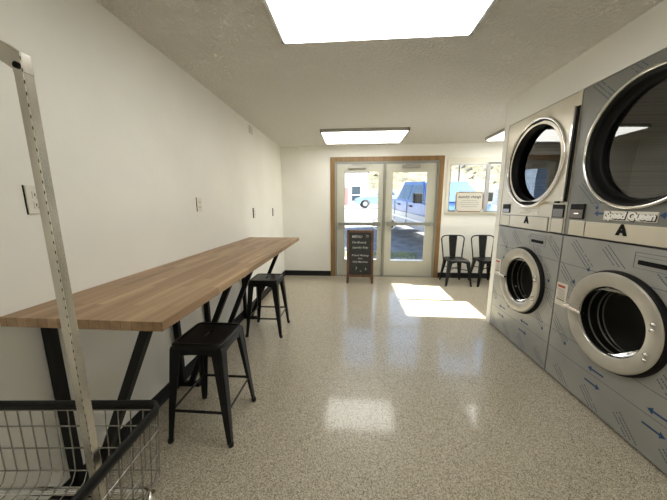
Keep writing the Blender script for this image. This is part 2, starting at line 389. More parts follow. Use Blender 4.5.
def make_stool(label):
    t = thing('metal_stool', label, 'stool', group='black metal counter stools')
    hs, zs, hf = .152, .612, .192
    rings = [rrect(hs,hs,.035,zs-.045), rrect(hs+.001,hs+.001,.035,zs-.008), rrect(hs-.006,hs-.006,.032,zs), rrect(hs-.022,hs-.022,.025,zs), rrect(hs-.028,hs-.028,.022,zs-.005)]
    m = MB().loft(rings, cap=False, smooth=True)
    inner = rrect(hs-.028,hs-.028,.022,zs-.005); slot = [Vector((.012*math.cos(2*PI*(k+.5)/20), .030*(1 if math.sin(2*PI*(k+.5)/20) > 0 else -1) + .012*math.sin(2*PI*(k+.5)/20), zs-.005)) for k in range(20)]
    m.add(inner+slot, [(k, (k+1) % 20, 20+(k+1) % 20, 20+k) for k in range(20)])
    lower = [p - Vector((0,0,.012)) for p in slot]
    m.add(slot+lower, [(k, (k+1) % 20, 20+(k+1) % 20, 20+k) for k in range(20)])
    m.build('seat', M_black, t)
    # apron with arched lower edge
    ap = MB()
    for s in (-1,1):
        for ax in (0,1):
            n = 12; top=[]; bot=[]
            for k in range(n+1):
                u = -1+2*k/n; zz = zs-.045-.028*abs(u)**2.5-.016
                P = (lambda z, d=0: Vector((u*(hs-.004), s*(hs-.001-d), z))) if ax == 0 else (lambda z, d=0: Vector((s*(hs-.001-d), u*(hs-.004), z)))
                top.append((P(zs-.02), P(zs-.02,.004))); bot.append((P(zz), P(zz,.004)))
            for k in range(n):
                a,b,c,d = top[k],top[k+1],bot[k+1],bot[k]
                ap.add([a[0],b[0],c[0],d[0],a[1],b[1],c[1],d[1]], [(0,1,2,3),(7,6,5,4),(2,6,7,3)])
    ap.build('apron', M_black, t)
    for sx in (-1,1):
        for sy in (-1,1):
            m = MB(); chan_leg(m, (sx*hs, sy*hs, zs-.03), (sx*hf, sy*hf, .012), (sx,sy), .062, .026)
            l = m.build('leg', M_black, t)
            MB().lathe([(0,.001),(0,.015),(.02,.017),(.024,.004)], (sx*(hf-.008), sy*(hf-.008), 0), 'z', 12).build('foot_cap', M_rubber, l)
    zc = .20; k = hs+(hf-hs)*(1-zc/.6)-.012
    for a, b in (((-k,-k),(k,-k)),((k,-k),(k,k)),((k,k),(-k,k)),((-k,k),(-k,-k))):
        MB().bar((*a,zc),(*b,zc),.006,.016).build('crossbar', M_black, t, bevel=.001)
    # cross brace under the seat
    MB().bar((-hs+.01,-hs+.01,zs-.05),(hs-.01,hs-.01,zs-.05),.02,.004).bar((hs-.01,-hs+.01,zs-.056),(-hs+.01,hs-.01,zs-.056),.02,.004).build('under_brace', M_black, t)
    return t
s1 = make_stool('black square-seated metal stool in front of the counter, the nearer of the two')
s1.location = (-.885, 1.487, 0)
s2 = copy_tree(s1); s2['label'] = 'black square-seated metal stool by the far end of the counter'
s2.location = (-.938, 2.775, 0); s2.rotation_euler = (0,0,.02)

# ------------------------------------------------------------------ chairs
def make_chair(label):
    t = thing('metal_chair', label, 'chair', group='black metal chairs under the window')
    zs = .45   # front at -y
    def ring(fx, bx, fy, by, z, r=.03):
        pts = []
        for cx, cy, a0, rr in ((bx-r,by-r,0,r),(-bx+r,by-r,90,r),(-fx+r,-fy+r,180,r),(fx-r,-fy+r,270,r)):
            for k in range(5):
                a = math.radians(a0+90*k/4); pts.append(Vector((cx+rr*math.cos(a), cy+rr*math.sin(a), z)))
        return pts
    m = MB().loft([ring(.178,.150,.180,.170,zs-.035), ring(.180,.152,.182,.172,zs-.006), ring(.174,.146,.176,.166,zs), ring(.150,.125,.150,.145,zs-.004), ring(.10,.08,.10,.10,zs-.010)], smooth=True)
    m.build('seat', M_black, t)
    ap = MB(); n = 12
    for k in range(n):
        def q(u): return zs-.035-.05*abs(u)**2.2-.004
        u0, u1 = -1+2*k/n, -1+2*(k+1)/n
        for s in (-1,):
            ap.add([(u0*.165,-.176,zs-.02),(u1*.165,-.176,zs-.02),(u1*.165,-.176,q(u1)),(u0*.165,-.176,q(u0)),(u0*.165,-.171,zs-.02),(u1*.165,-.171,zs-.02),(u1*.165,-.171,q(u1)),(u0*.165,-.171,q(u0))], [(0,1,2,3),(7,6,5,4),(2,6,7,3)])
        for s in (-1,1):
            ap.add([(s*.166,u0*.165,zs-.02),(s*.166,u1*.165,zs-.02),(s*.166,u1*.165,q(u1)),(s*.166,u0*.165,q(u0)),(s*.161,u0*.165,zs-.02),(s*.161,u1*.165,zs-.02),(s*.161,u1*.165,q(u1)),(s*.161,u0*.165,q(u0))], [(0,1,2,3),(7,6,5,4),(2,6,7,3)])
    ap.build('apron', M_black, t)
    for sx in (-1,1):
        for sy in (-1,1):
            m = MB(); tx = sx*(.176 if sy < 0 else .150); ty = sy*.172
            bx = sx*(.218 if sy < 0 else .185); by = -.215 if sy < 0 else .235
            chan_leg(m, (tx,ty,zs-.02), (bx,by,.012), (sx,sy), .07, .028)
            l = m.build('leg', M_black, t)
            MB().lathe([(0,.001),(0,.014),(.018,.016),(.022,.004)], (bx-sx*.008, by-sy*.008, 0), 'z', 12).build('foot_cap', M_rubber, l)
    # bent tube hoop back
    pts = []
    for k in range(0, 21):
        a = PI*k/20; c = math.copysign(abs(math.cos(a))**.42, math.cos(a)); z = .76+.075*math.sin(a)**.8
        pts.append((.198*c, .195+.0*a, z))
    hoop = [(.160,.150,.40),(.168,.165,.50),(.185,.183,.65)] + [(p[0], p[1]+.0, p[2]) for p in pts] + [(-.185,.183,.65),(-.168,.165,.50),(-.160,.150,.40)]
    MB().tube(hoop, .0105, 8).build('back_hoop', M_black, t)
    m = MB(); rows = 10; P = []
    for i in range(rows+1):
        f = i/rows; z = .435+f*(.832-.435); hw = .048+.027*f; y = .150+.046*f**.8
        P.append([(-hw,y,z),(-hw*.5,y+.005,z),(0,y+.007,z),(hw*.5,y+.005,z),(hw,y,z)])
    vs = [p for r_ in P for p in r_] + [(p[0],p[1]+.004,p[2]) for r_ in P for p in r_]; o = (rows+1)*5; fs = []
    for i in range(rows):
        for k in range(4):
            a = i*5+k; fs += [(a,a+1,a+6,a+5),(o+a,o+a+5,o+a+6,o+a+1)]
        fs += [(i*5,i*5+5,o+i*5+5,o+i*5),(i*5+4,o+i*5+4,o+i*5+9,i*5+9)]
    m.add(vs, fs, True); m.build('back_splat', M_black, t)
    for a, b in (((-.19,-.19),(.165,.20)),((.19,-.19),(-.165,.20))):
        MB().bar((*a,.27),(*b,.275),.006,.012).build('crossbar', M_black, t)
    return t
c1 = make_chair('black metal chair beside the right door casing, its seat catching sunlight')
c1.location = (1.80, 4.745, 0)
c2 = copy_tree(c1); c2['label'] = 'black metal chair under the window, half hidden behind the white end panel'
c2.location = (2.325, 4.75, 0); c2.rotation_euler = (0,0,.02)

# ------------------------------------------------------------------ chalkboard
t = thing('chalkboard_sign', 'wood-framed chalkboard sandwich sign standing before the left door', 'sign', (.128, 4.72, 0)); O = t.location
def panel_M(y0, tilt): return Matrix.Translation((.128, y0, 0)) @ Matrix.Rotation(tilt, 4, 'X')
for (yf, tl, nm) in ((4.625, -.13, 'front'), (4.905, .13, 'rear')):
    Mx = panel_M(yf, tl); f = MB()
    for sx in (-1,1): f.box(sx*.236-(.04 if sx > 0 else 0), sx*.236+(.04 if sx < 0 else 0), -.011, .011, 0, .95, Mx)
    f.box(-.196,.196,-.010,.010,.905,.945,Mx).box(-.196,.196,-.010,.010,.115,.155,Mx)
    fr_ = f.build('board_frame', M_board_wood, t, O, bevel=.002)
    sl = MB().box(-.198,.198,-.004,.004,.15,.91,Mx).build('slate', M_chalkb, t, O)
    if nm == 'front': front_slate = sl; FM = Mx
for sx in (-1,1): MB().tube([(.128+sx*.2, 4.745,.93),(.128+sx*.2,4.785,.93)], .006, 8).build('hinge', M_chrome, t, O)
def on_board(x, z, rot=0): return Matrix.Translation(-O) @ FM @ Matrix.Translation((x, -.0052, z)) @ Matrix.Rotation(PI/2, 4, 'X') @ Matrix.Rotation(rot, 4, 'Z')
for txt, x, z, sz in (('MENU',-.06,.83,.065),('Cardboard,',-.02,.73,.055),('Laundry Soap',-.0,.64,.05),('8 Load Washing',.0,.50,.045),('from',.0,.445,.04),('Only Machines',-.0,.385,.045),('5',-.07,.27,.06),('v',.01,.22,.05),('k',.10,.26,.06)):
    text_mesh(txt, sz, M_chalk, 'chalk_writing', front_slate, on_board(x, z, random.uniform(-.03,.03)), shear=.25, offset=.0006)
m = MB()
for k in range(7):
    a = 2*PI*k/7; p = FM @ Vector((.125+.03*math.cos(a), -.006, .84+.028*math.sin(a))); q = FM @ Vector((.125+.012*math.cos(a+1), -.006, .84+.012*math.sin(a+1))); m.bar(p, q, .006, .002)
m.build('chalk_writing', M_chalk, front_slate, O)

# ------------------------------------------------------------------ framed sign on sill
t = thing('window_sign', 'small cream laundry change notice with brown border standing on the window sill', 'sign', (2.09, YB-.025, WZ0)); O = t.location
Mx = Matrix.Translation((2.09, YB-.035, WZ0+.003)) @ Matrix.Rotation(-.06, 4, 'X')
hw, hh, nt = .243, .362, .055
out = [(-hw,0),(hw,0),(hw,hh),(-hw,hh)]
m = MB().box(-hw, hw, 0, .012, 0, hh, Mx); m.build('sign_board', M_signb, t, O)
b = MB()
oc = [(-hw+nt,.006),(hw-nt,.006),(hw-.008,nt),(hw-.008,hh-nt),(hw-nt,hh-.008),(-hw+nt,hh-.008),(-hw+.008,hh-nt),(-hw+.008,nt)]
for i in range(8):
    a, c = oc[i], oc[(i+1) % 8]; wv = .015 if i % 2 == 0 else .006
    b.bar(Mx @ Vector((a[0],-.002,a[1])), Mx @ Vector((c[0],-.002,c[1])), .006, wv, up=Mx.to_3x3() @ Vector((c[1]-a[1],0,-(c[0]-a[0]))))
b.build('sign_border', M_signr, t, O)
def on_sign(x, z): return Matrix.Translation(-O) @ Mx @ Matrix.Translation((x, -.0012, z)) @ Matrix.Rotation(PI/2, 4, 'X')
text_mesh('laundry change', .066, M_ink, 'sign_lettering', t, on_sign(0,.268), shear=.35, offset=.0006)
M_grey = mat('grey_ink', (.20,.19,.17), .6)
for k, wd_ in enumerate((.26,.32,.34,.28)):
    m = MB(); u = -wd_/2
    while u < wd_/2:
        e = u + random.uniform(.012,.04); m.box(u, min(e, wd_/2), -.0014, -.0004, .20-.037*k, .207-.037*k, Mx); u = e + .008
    m.build('sign_lettering', M_grey, t, O)

# ------------------------------------------------------------------ wall outlets
def outlet(y, z, label, sw=False):
    t = thing('wall_outlet', label, 'outlet', (XL, y, z), group='electrical plates on the left wall')
    X = 0 if y < 2.64 else -.006
    MB().box(X, X+.007, -.036, .036, -.059, .059).build('cover_plate', M_white, t, bevel=.003)
    MB().box(X, X+.003, -.040, -.0362, -.060, .060).build('edge_shadow', M_dark, t)  # dark strip stands in for the shadow along the plate's near edge
    for s in (-1,1):
        if sw:
            MB().box(X+.007,X+.010,-.012,.012,-.026,.026).build('switch_paddle', M_white, t); break
        r_ = MB().box(X+.007,X+.0095,-.016,.016,s*.021-.014,s*.021+.014).build('socket', M_white, t, bevel=.001)
        MB().box(X+.0094,X+.0102,-.009,-.006,s*.021-.005,s*.021+.006).box(X+.0094,X+.0102,.005,.008,s*.021-.005,s*.021+.006).box(X+.0094,X+.0102,-.0025,.0025,s*.021-.012,s*.021-.008).build('slots', M_dark, r_)
    return t
outlet(1.062, 1.415, 'white double outlet on the left wall behind the cart pole')
outlet(2.283, 1.394, 'white outlet on the left wall above the middle of the counter')
for y, z, lb in ((3.604,1.278,'dark-edged outlet on the left wall just past the end of the counter'),(4.489,1.266,'dark-edged outlet on the left wall nearest the far corner')):
    t = outlet(y, z, lb); MB().box(-.006,.004,-.045,-.037,-.064,.064).box(-.006,.004,-.045,-.015,.060,.066).box(-.006,.004,-.045,-.015,-.066,-.060).build('dark_edge', M_dark, t)
t = thing('junction_cover', 'small grey cover plate high on the left wall near the ceiling', 'cover plate', (XL-.006, 3.637, 2.355))
MB().box(0,.006,-.06,.06,-.05,.05).build('plate', mat('grey_plate', (.66,.65,.60), .5), t, bevel=.002)
MB().box(.006,.0068,-.055,-.045,-.045,.045).box(.006,.0068,.0,.008,-.03,.03).build('louvre', M_lampf, t)

# ------------------------------------------------------------------ machines
XF = XR + .002
def hole_panel(m, y0, y1, z0, z1, cy, cz, R, x, n=64):
    """flat sheet in plane x with a round hole"""
    vs = []; 
    for k in range(n):
        a = 2*PI*k/n; vs.append((x, cy+R*math.cos(a), cz+R*math.sin(a)))
    for k in range(n):
        a = 2*PI*k/n; c, s = math.cos(a), math.sin(a)
        tt = min(((y1-cy)/c if c > 1e-9 else (y0-cy)/c if c < -1e-9 else 1e9), ((z1-cz)/s if s > 1e-9 else (z0-cz)/s if s < -1e-9 else 1e9))
        vs.append((x, cy+tt*c, cz+tt*s))
    m.add(vs, [(k, (k+1) % n, n+(k+1) % n, n+k) for k in range(n)])
    for cyy in (y0, y1):     # fill the corners
        for czz in (z0, z1):
            a = math.atan2(czz-cz, cyy-cy) % (2*PI); k = int(a/(2*PI)*n)
            m.add([(x,cyy,czz), vs[n+k], vs[n+(k+1) % n]], [(0,1,2)])
def shell(m, y0, y1, z0, z1, x0, x1):
    m.add([(x0,y0,z0),(x0,y1,z0),(x0,y1,z1),(x0,y0,z1),(x1,y0,z0),(x1,y1,z0),(x1,y1,z1),(x1,y0,z1)], [(0,4,5,1),(1,5,6,2),(2,6,7,3),(3,7,4,0),(4,7,6,5)])
def film_marks(body, O, y0, y1, z0, z1, circles, y_ref, rows_l, rows_r, diag_rows, hlines, phase=0, boxes=(), dper=.25, extra=()):
    x = XF-.0008
    def ok(y, z, pad=.015):
        if not (y0+.01 < y < y1-.01 and z0+.008 < z < z1-.008): return False
        for cy, cz, R in circles:
            if (y-cy)**2+(z-cz)**2 < (R+pad)**2: return False
        for b in boxes:
            if b[0]-.01 < y < b[1]+.01 and b[2]-.01 < z < b[3]+.01: return False
        return True
    for z in rows_l + rows_r:
        d = 1 if z in rows_l else -1      # tip towards +y or -y
        y = y_ref + (.0 if d > 0 else .01)
        for k in range(-6, 6):
            tip = y + k*.377 if d > 0 else y + k*.377 - .118; tail = tip - d*.118
            if not (ok(tip, z) and ok(tail, z)): continue
            h = .006; m = MB()
            m.add([(x,tail,z-h),(x,tip-d*.03,z-h),(x,tip-d*.03,z-.020),(x,tip,z),(x,tip-d*.03,z+.020),(x,tip-d*.03,z+h),(x,tail,z+h)], [tuple(range(7))])
            m.build('printed_arrow', M_print, body, O)
    for tip, tail, z in extra:
        d = 1 if tip > tail else -1; h = .006
        MB().add([(x,tail,z-h),(x,tip-d*.03,z-h),(x,tip-d*.03,z-.020),(x,tip,z),(x,tip-d*.03,z+.020),(x,tip-d*.03,z+h),(x,tail,z+h)], [tuple(range(7))]).build('printed_arrow', M_print, body, O)
    for zt in diag_rows:
        for k in range(-8, 12):
            ys = y_ref + .16 + k*dper + phase*((diag_rows.index(zt)) % 2)
            m = MB()
            for j in range(3):
                for s in range(18):
                    if random.random() < .06: continue
                    a = s*.0125; py, pz = ys - a*.75 - j*.016, zt - a*.72 + j*.016
                    if ok(py, pz) and ok(py-.01, pz-.01):
                        m.add([(x,py,pz),(x,py-.0072,pz-.0072),(x,py-.0115,pz-.0030),(x,py-.0042,pz+.0042)], [(0,1,2,3)])
            if len(m.v) > 40:
                m.build('printed_text', M_print2, body, O)
                cyy, czz = ys-.175, zt-.155
                if ok(cyy, czz, .03):
                    MB().add([(x, cyy+.012*math.cos(a*PI/4), czz+.012*math.sin(a*PI/4)) for a in range(8)], [tuple(range(8))]).build('printed_dot', M_print, body, O)
    for z in hlines:
        m = MB(); n = 90
        for i in range(n):
            ya = y0+(y1-y0)*i/n; yb = y0+(y1-y0)*(i+1)/n
            if ok((ya+yb)/2, z, -.005): m.add([(x,ya,z-.0018),(x,yb,z-.0018),(x,yb,z+.0018),(x,ya,z+.0018)], [(0,1,2,3)])
            elif m.v: m.build('film_seam', M_line, body, O); m = MB()
        if m.v: m.build('film_seam', M_line, body, O)

def washer(y0, y1, cy, label, lab_y):
    z0, z1, cz = .020, 1.155, .672
    t = thing('washing_machine', label, 'washing machine', (XF+.45, (y0+y1)/2, 0), group='stacked laundry machines'); O = t.location
    m = MB(); g = .003
    hole_panel(m, y0+g, y1-g, z0, z1-g, cy, cz, .235, XF); shell(m, y0+g, y1-g, z0, z1-g, XF, XF+.95)
    body = m.build('body', M_film, t, O, recalc=False)
    MB().box(XF+.03, XF+.9, y0+.02, y1-.02, 0, .020).build('plinth', M_dark, t, O)
    # drum and gasket
    d = MB().lathe([(-.018,.2145),(.001,.222),(.05,.226),(.08,.215),(.10,.222),(.13,.222)], (XF,cy,cz)).build('gasket', M_gasket, t, O)
    for dp_, rr_ in ((.035,.222),(.085,.211),(.125,.219)): MB().lathe([(dp_,rr_),(dp_-.004,rr_-.006),(dp_+.004,rr_-.010),(dp_+.008,rr_)], (XF,cy,cz)).build('gasket_lip', M_drum, d, O)
    dr = MB().lathe([(.13,.222),(.15,.27),(.17,.28),(.52,.28),(.54,.26),(.545,.16),(.56,.155),(.56,.001)], (XF,cy,cz)).build('drum', M_drum, t, O)
    vv = []
    for k in range(3):
        a = 2*PI*k/3+.5; MB().prism([(cy+.28*math.cos(a-.16),cz+.28*math.sin(a-.16)),(cy+.21*math.cos(a),cz+.21*math.sin(a)),(cy+.28*math.cos(a+.16),cz+.28*math.sin(a+.16))], XF+.18, XF+.5, 'x').build('drum_paddle', M_drum, dr, O)
    # door ring
    R = MB().lathe([(-.004,.300),(-.034,.304),(-.040,.298),(-.041,.290),(-.036,.222),(-.031,.216),(-.018,.2145)], (XF,cy,cz), n=96)
    dd = R.build('door_ring', M_ring, t, O)
    MB().lathe([(.004,.318),(-.006,.318),(-.030,.308),(-.032,.300),(.0,.296)], (XF,cy,cz), n=96).build('door_rim', M_gasket, dd, O)
    MB().lathe([(-.012,.207),(.0,.205),(.05,.185),(.09,.15),(.105,.10),(.108,.001)], (XF,cy,cz), n=64).build('door_glass', M_bowl, dd, O)
    MB().lathe([(-.0305,.2185),(-.033,.2165),(-.030,.2145)], (XF,cy,cz), n=96).build('inner_bezel', M_chrome, dd, O)
    for a in (-.30, .38) if True else ():
        sy, sz = cy-.262*math.cos(a), cz-.262*math.sin(a)
        for q in (-1, 1):
            MB().lathe([(-.044,.012),(-.050,.010),(-.052,.001)], (XF, sy+.0, sz+q*.016), n=14).build('screw', M_chrome, dd, O)
    # handle on the far side
    hp = MB().bar((XF-.055, cy+.305, cz-.010), (XF-.075, cy+.137, cz-.006), .030, .020).bar((XF-.058, cy+.285, cz-.010),(XF-.02, cy+.285, cz-.010), .022, .03)
    hd = hp.build('door_handle', M_chrome, dd, O, bevel=.004)
    # coin slot
    sl = MB().box(XF-.006, XF, cy-.155-.075+.0, cy-.155+.075, 1.053, 1.078); sy = (cy-.155)
    sl.build('coin_slot', M_ink, t, O, bevel=.002)
    m = MB(); x = XF-.0012
    for (a, b, c_, d_) in ((sy-.1,sy+.1,1.118,1.121),(sy-.1,sy+.1,1.03,1.032),(sy+.098,sy+.101,1.03,1.12),(sy-.101,sy-.098,1.03,1.12),(sy-.1,sy+.1,1.098,1.1)): m.box(x, XF, a, b, c_, d_)
    m.build('slot_outline', M_line, t, O)
    lb = MB().add([(XF-.001,lab_y-.055,.612),(XF-.004,lab_y+.052,.612),(XF-.001,lab_y+.052,.786),(XF-.004,lab_y-.055,.792)], [(0,1,2,3)]).box(XF-.001, XF, lab_y-.055, lab_y+.052, .612, .788).build('paper_label', M_paper, t, O, recalc=False)
    x = XF-.0052
    MB().box(x,x+.001,lab_y-.035,lab_y+.035,.755,.772).build('label_heading', M_red, lb, O)
    m = MB().box(x,x+.001,lab_y-.04,lab_y+.035,.655,.661)
    m.build('label_text', M_ink, lb, O)
    m = MB()
    for k in range(7): m.box(x,x+.001,lab_y-.038,lab_y+.036-.01*(k % 3),.738-.011*k,.7405-.011*k)
    m.build('label_text', M_grey, lb, O)
    film_marks(body, O, y0, y1, z0, z1, [(cy,cz,.318)], 2.173-.377*3+.377*3, [.292,.829], [.196], [1.10,.92,.70,.50,.12], [.255,.40,.70,.945], phase=.1, boxes=[(sy-.1,sy+.1,1.03,1.12),(lab_y-.06,lab_y+.06,.6,.8)], extra=[(cy+.353,cy+.318,.829)])
    # faint pressed circle
    m = MB().lathe([(-.0004,.372),(-.0018,.3735),(-.0004,.375)], (XF,cy,cz), n=96); m.build('pressed_circle', M_line if False else M_film, body, O)
    return t
YA0, YA1, YB0, YB1 = 2.172, 3.088, 1.250, 2.166
washer(YA0, YA1, 2.605, 'film-wrapped washer nearest the far doors, under the bare steel dryer', 3.035)
washer(YB0, YB1, 1.682, 'film-wrapped washer under the dark-filmed dryer, closest to the viewer', 2.110)

def dryer(y0, y1, cy, filmed, label):
    z0, z1, cz = 1.160, 2.186, 1.740
    t = thing('tumble_dryer', label, 'dryer', (XF+.45, (y0+y1)/2, z0), group='stacked laundry machines'); O = t.location
    Mf = M_film_d if filmed else M_ss; g = .003
    m = MB(); hole_panel(m, y0+g, y1-g, z0+g, z1, cy, cz, .345, XF); shell(m, y0+g, y1-g, z0+g, z1, XF, XF+.95)
    body = m.build('body', Mf, t, O, recalc=False)
    dr = MB().lathe([(.10,.345),(.14,.40),(.16,.41),(.70,.41),(.70,.001)], (XF,cy,cz)).build('drum', M_perf, t, O)
    xd = XF-.024
    if not filmed:
        m = MB(); pr = 0
        hole_panel(m, y0+.03, y1-.07, 1.412, 2.08, cy, cz, .325, xd); 
        m.add([(xd,y0+.03,1.412),(xd,y1-.07,1.412),(xd,y1-.07,2.08),(xd,y0+.03,2.08),(XF,y0+.03,1.412),(XF,y1-.07,1.412),(XF,y1-.07,2.08),(XF,y0+.03,2.08)], [(0,4,5,1),(1,5,6,2),(2,6,7,3),(3,7,4,0)])
        dp = m.build('door', M_ss, t, O, recalc=False)
        MB().box(xd-.006, XF, y0+.018, y0+.032, 1.405, 2.085).build('hinge_strip', M_chrome, dp, O, bevel=.002)
        MB().box(XF-.008, XF, y0+.006, y0+.014, 1.405, 2.085).build('hinge_gap', M_dark, dp, O)
        MB().box(xd-.004, xd+.01, y0+.06, y0+.10, 1.396, 1.411).build('hinge_tab', M_dark, dp, O)
    else:
        xd = XF-.012; dp = body
    rg = MB().lathe([(XF-xd,.378),(-.008,.380),(-.014,.377),(-.015,.366),(-.011,.362),(.0,.360)], (xd,cy,cz), n=112).build('door_ring', M_chrome, t, O)
    MB().lathe([(-.004,.362),(-.002,.350),(.02,.340),(.062,.336),(.066,.328),(.068,.318),(.072,.300)], (xd,cy,cz), n=96).build('door_gasket', M_gasket, rg, O)
    MB().lathe([(.068,.325),(.066,.20),(.065,.001)], (xd,cy,cz), n=64).build('door_glass', M_tint, rg, O)
    # lower controls
    if filmed:
        bx = MB().box(XF-.004, XF, y0+.01, y1-.182, 1.166, 1.270).build('control_band', M_band, t, O, bevel=.002)
        pl = MB().box(XF-.006, XF, 1.546, 1.858, 1.290, 1.347).build('maker_plate', M_paper, t, O, bevel=.001)
        Mt = Matrix(((0,0,-1,XF-.0075),(-1,0,0,1.702),(0,1,0,1.319),(0,0,0,1)))
        text_mesh('Speed Queen', .057, M_ink, 'maker_lettering', pl, Matrix.Translation(-O) @ Mt @ Matrix.Translation((.0025,-.002,-.0005)), shear=.2, offset=.0062, space=.93)
        text_mesh('Speed Queen', .057, M_letter, 'maker_lettering', pl, Matrix.Translation(-O) @ Mt, shear=.2, offset=.0027, space=.93)
        Ma = Matrix(((0,0,-1,XF-.006),(-1,0,0,1.725),(0,1,0,1.232),(0,0,0,1)))
        text_mesh('A', .078, M_ink, 'machine_letter', bx, Matrix.Translation(-O) @ Ma, offset=.0075)
        sq = MB().box(XF-.004, XF, 1.992, 2.126, 1.166, 1.272).build('coin_door', M_band, t, O, bevel=.002)
        b = MB().box(XF-.010, XF, 2.008, 2.128, 1.284, 1.390).build('coin_slide', M_dark, t, O, bevel=.003)
        MB().box(XF-.012, XF-.009, 2.015, 2.120, 1.290, 1.350).build('slide_plate', mat('slide_plate', (.20,.17,.15), .3, metal=.6), b, O)
        MB().box(XF-.035, XF-.012, 2.02, 2.06, 1.318, 1.326).build('slide_lever', M_chrome, b, O, bevel=.002)
        film_marks(body, O, y0, y1, z0, z1, [(cy,cz,.38)], 1.934, [1.328], [], [2.17,1.86,1.52], [1.395], boxes=[(1.24,1.99,1.15,1.28),(1.54,1.865,1.28,1.36),(1.99,2.14,1.15,1.40)], dper=.25, extra=[(1.934,1.862,1.328),(1.544,1.43,1.330)])
    else:
        def frame(a0,a1,b0,b1,w=.003):
            m = MB(); rect_frame(m, a0, a1, b0, b1, w, XF-.002, XF+.0005, 'y'); return m
        for nm, (a0,a1,b0,b1) in (('panel_outline',(2.346,2.898,1.160,1.283)),('panel_outline',(2.905-.005,3.06,1.164,1.278)),('panel_outline',(2.186,2.318,1.162,1.280))): frame(a0,a1,b0,b1,.005).build(nm, M_line, t, O)
        pn = MB().box(XF-.006, XF, 2.352, 2.892, 1.166, 1.277).build('service_panel', M_ss, t, O, bevel=.002)
        Ma = Matrix(((0,0,-1,XF-.008),(-1,0,0,2.623),(0,1,0,1.243),(0,0,0,1)))
        text_mesh('A', .078, M_ink, 'machine_letter', pn, Matrix.Translation(-O) @ Ma, offset=.0075)
        Mt = Matrix(((0,0,-1,XF-.002),(-1,0,0,2.60),(0,1,0,1.322),(0,0,0,1)))
        pl = MB().box(XF-.002, XF, 2.48, 2.75, 1.298, 1.345).build('maker_plate', M_paper, t, O)
        text_mesh('Speed Queen', .042, M_letter, 'maker_lettering', pl, Matrix.Translation(-O) @ Mt @ Matrix.Translation((0,0,.001)), shear=.2, offset=.001)
        b = MB().box(XF-.008, XF, 2.912, 3.042, 1.300, 1.388).build('coin_slide', M_dark, t, O, bevel=.002)
        MB().box(XF-.010, XF-.007, 2.92, 3.03, 1.306, 1.34).build('slide_plate', mat('slide_plate_far', (.35,.36,.38), .3, metal=.6), b, O)
        MB().box(XF-.004, XF, 2.905, 3.055, 1.170, 1.272).build('coin_door', M_band, t, O, bevel=.002)
        b = MB().box(XF-.008, XF, 2.190, 2.308, 1.284, 1.386).build('meter_box', M_dark, t, O, bevel=.002)
        MB().box(XF-.010, XF-.007, 2.198, 2.300, 1.290, 1.352).build('slide_plate', mat('meter_plate', (.20,.19,.175), .3, metal=.5), b, O)
        MB().box(XF-.004, XF, 2.192, 2.312, 1.168, 1.274).build('coin_door', M_band, t, O, bevel=.002)
        m = MB().box(XF-.0012, XF, 2.316, 2.32, 1.165, 1.395); m.build('panel_gap', M_ink, body, O)
    return t
dryer(YA0, YA1, 2.600, False, 'bare stainless dryer with round glass door, stacked on the washer nearest the doors')
dryer(YB0, YB1, 1.690, True, 'dark film-covered dryer with round glass door at the right edge')

# ------------------------------------------------------------------ laundry cart
t = thing('laundry_cart', 'wire laundry cart with black rubber rim and tall metal pole, lower left corner', 'cart', (-.88, .48, 0)); O = t.location
Ax = Vector((-.9955, -.075, 0)); Ay = Vector((.06, -.998, 0)).normalized(); C0 = Vector((-.572, .680, 0))
LX, LY, ZR = .615, .40, .811
def cp(a, b, z, tin=0): return C0 + Ax*(a*LX*(1-2*tin)+LX*tin) + Ay*(b*LY*(1-2*tin)+LY*tin) + Vector((0,0,z))
def rim_pts(z, tin, r=.06, n=6):
    pts = []
    for cx, cy, a0 in ((r/LX,r/LY,180),(1-r/LX,r/LY,270),(1-r/LX,1-r/LY,0),(r/LX,1-r/LY,90)):
        for k in range(n):
            a = math.radians(a0+90*k/(n-1)); pts.append(cp(cx+r/LX*math.cos(a), cy+r/LY*math.sin(a), z, tin))
    return pts
rp = rim_pts(ZR-.013, 0, .03)
m = MB()
cc = cp(.5,.5,ZR)
rings = []
for p in rp:
    o_ = (p-cc); o_.z = 0; o_.normalize()
    rings.append([p+o_*.003+Vector((0,0,.014)), p+o_*.006, p+o_*.003+Vector((0,0,-.014)), p-o_*.005+Vector((0,0,-.014)), p-o_*.005+Vector((0,0,.014))])
rings.append(rings[0]); m.loft(rings, cap=False, smooth=True)
m.build('rubber_rim', M_bumper, t, O)
rows = [(ZR-.030,.004),(.728,.010),(.653,.016),(.575,.025)]
m = MB(); rw = .0022
for z, tin in rows: m.tube(rim_pts(z, tin, .022), rw, 6, closed=True)
ZB = .535
def side_run(a, b, da, db):   # one wire from rim down the side then along the floor of the basket
    return None
NX, NY = 16, 11
for i in range(NX):
    a = (i+.5)/NX
    pts = [cp(a,0,ZR-.01,0), cp(a,0,.728,.010), cp(a,0,.653,.016), cp(a,0,.575,.025), cp(a,.03,.548,.032), cp(a,.10,ZB,.04), cp(a,.90,ZB,.04), cp(a,.97,.548,.032), cp(a,1,.575,.025), cp(a,1,.653,.016), cp(a,1,.728,.01), cp(a,1,ZR-.01,0)]
    m.tube(pts, rw*.85, 5)
for i in range(NY):
    b = (i+.5)/NY
    pts = [cp(0,b,ZR-.01,0), cp(0,b,.728,.010), cp(0,b,.653,.016), cp(0,b,.575,.025), cp(.03,b,.548,.032), cp(.08,b,ZB,.04), cp(.92,b,ZB,.04), cp(.97,b,.548,.032), cp(1,b,.575,.025), cp(1,b,.653,.016), cp(1,b,.728,.01), cp(1,b,ZR-.01,0)]
    m.tube(pts, rw*.85, 5)
m.build('wire_basket', M_wire, t, O)
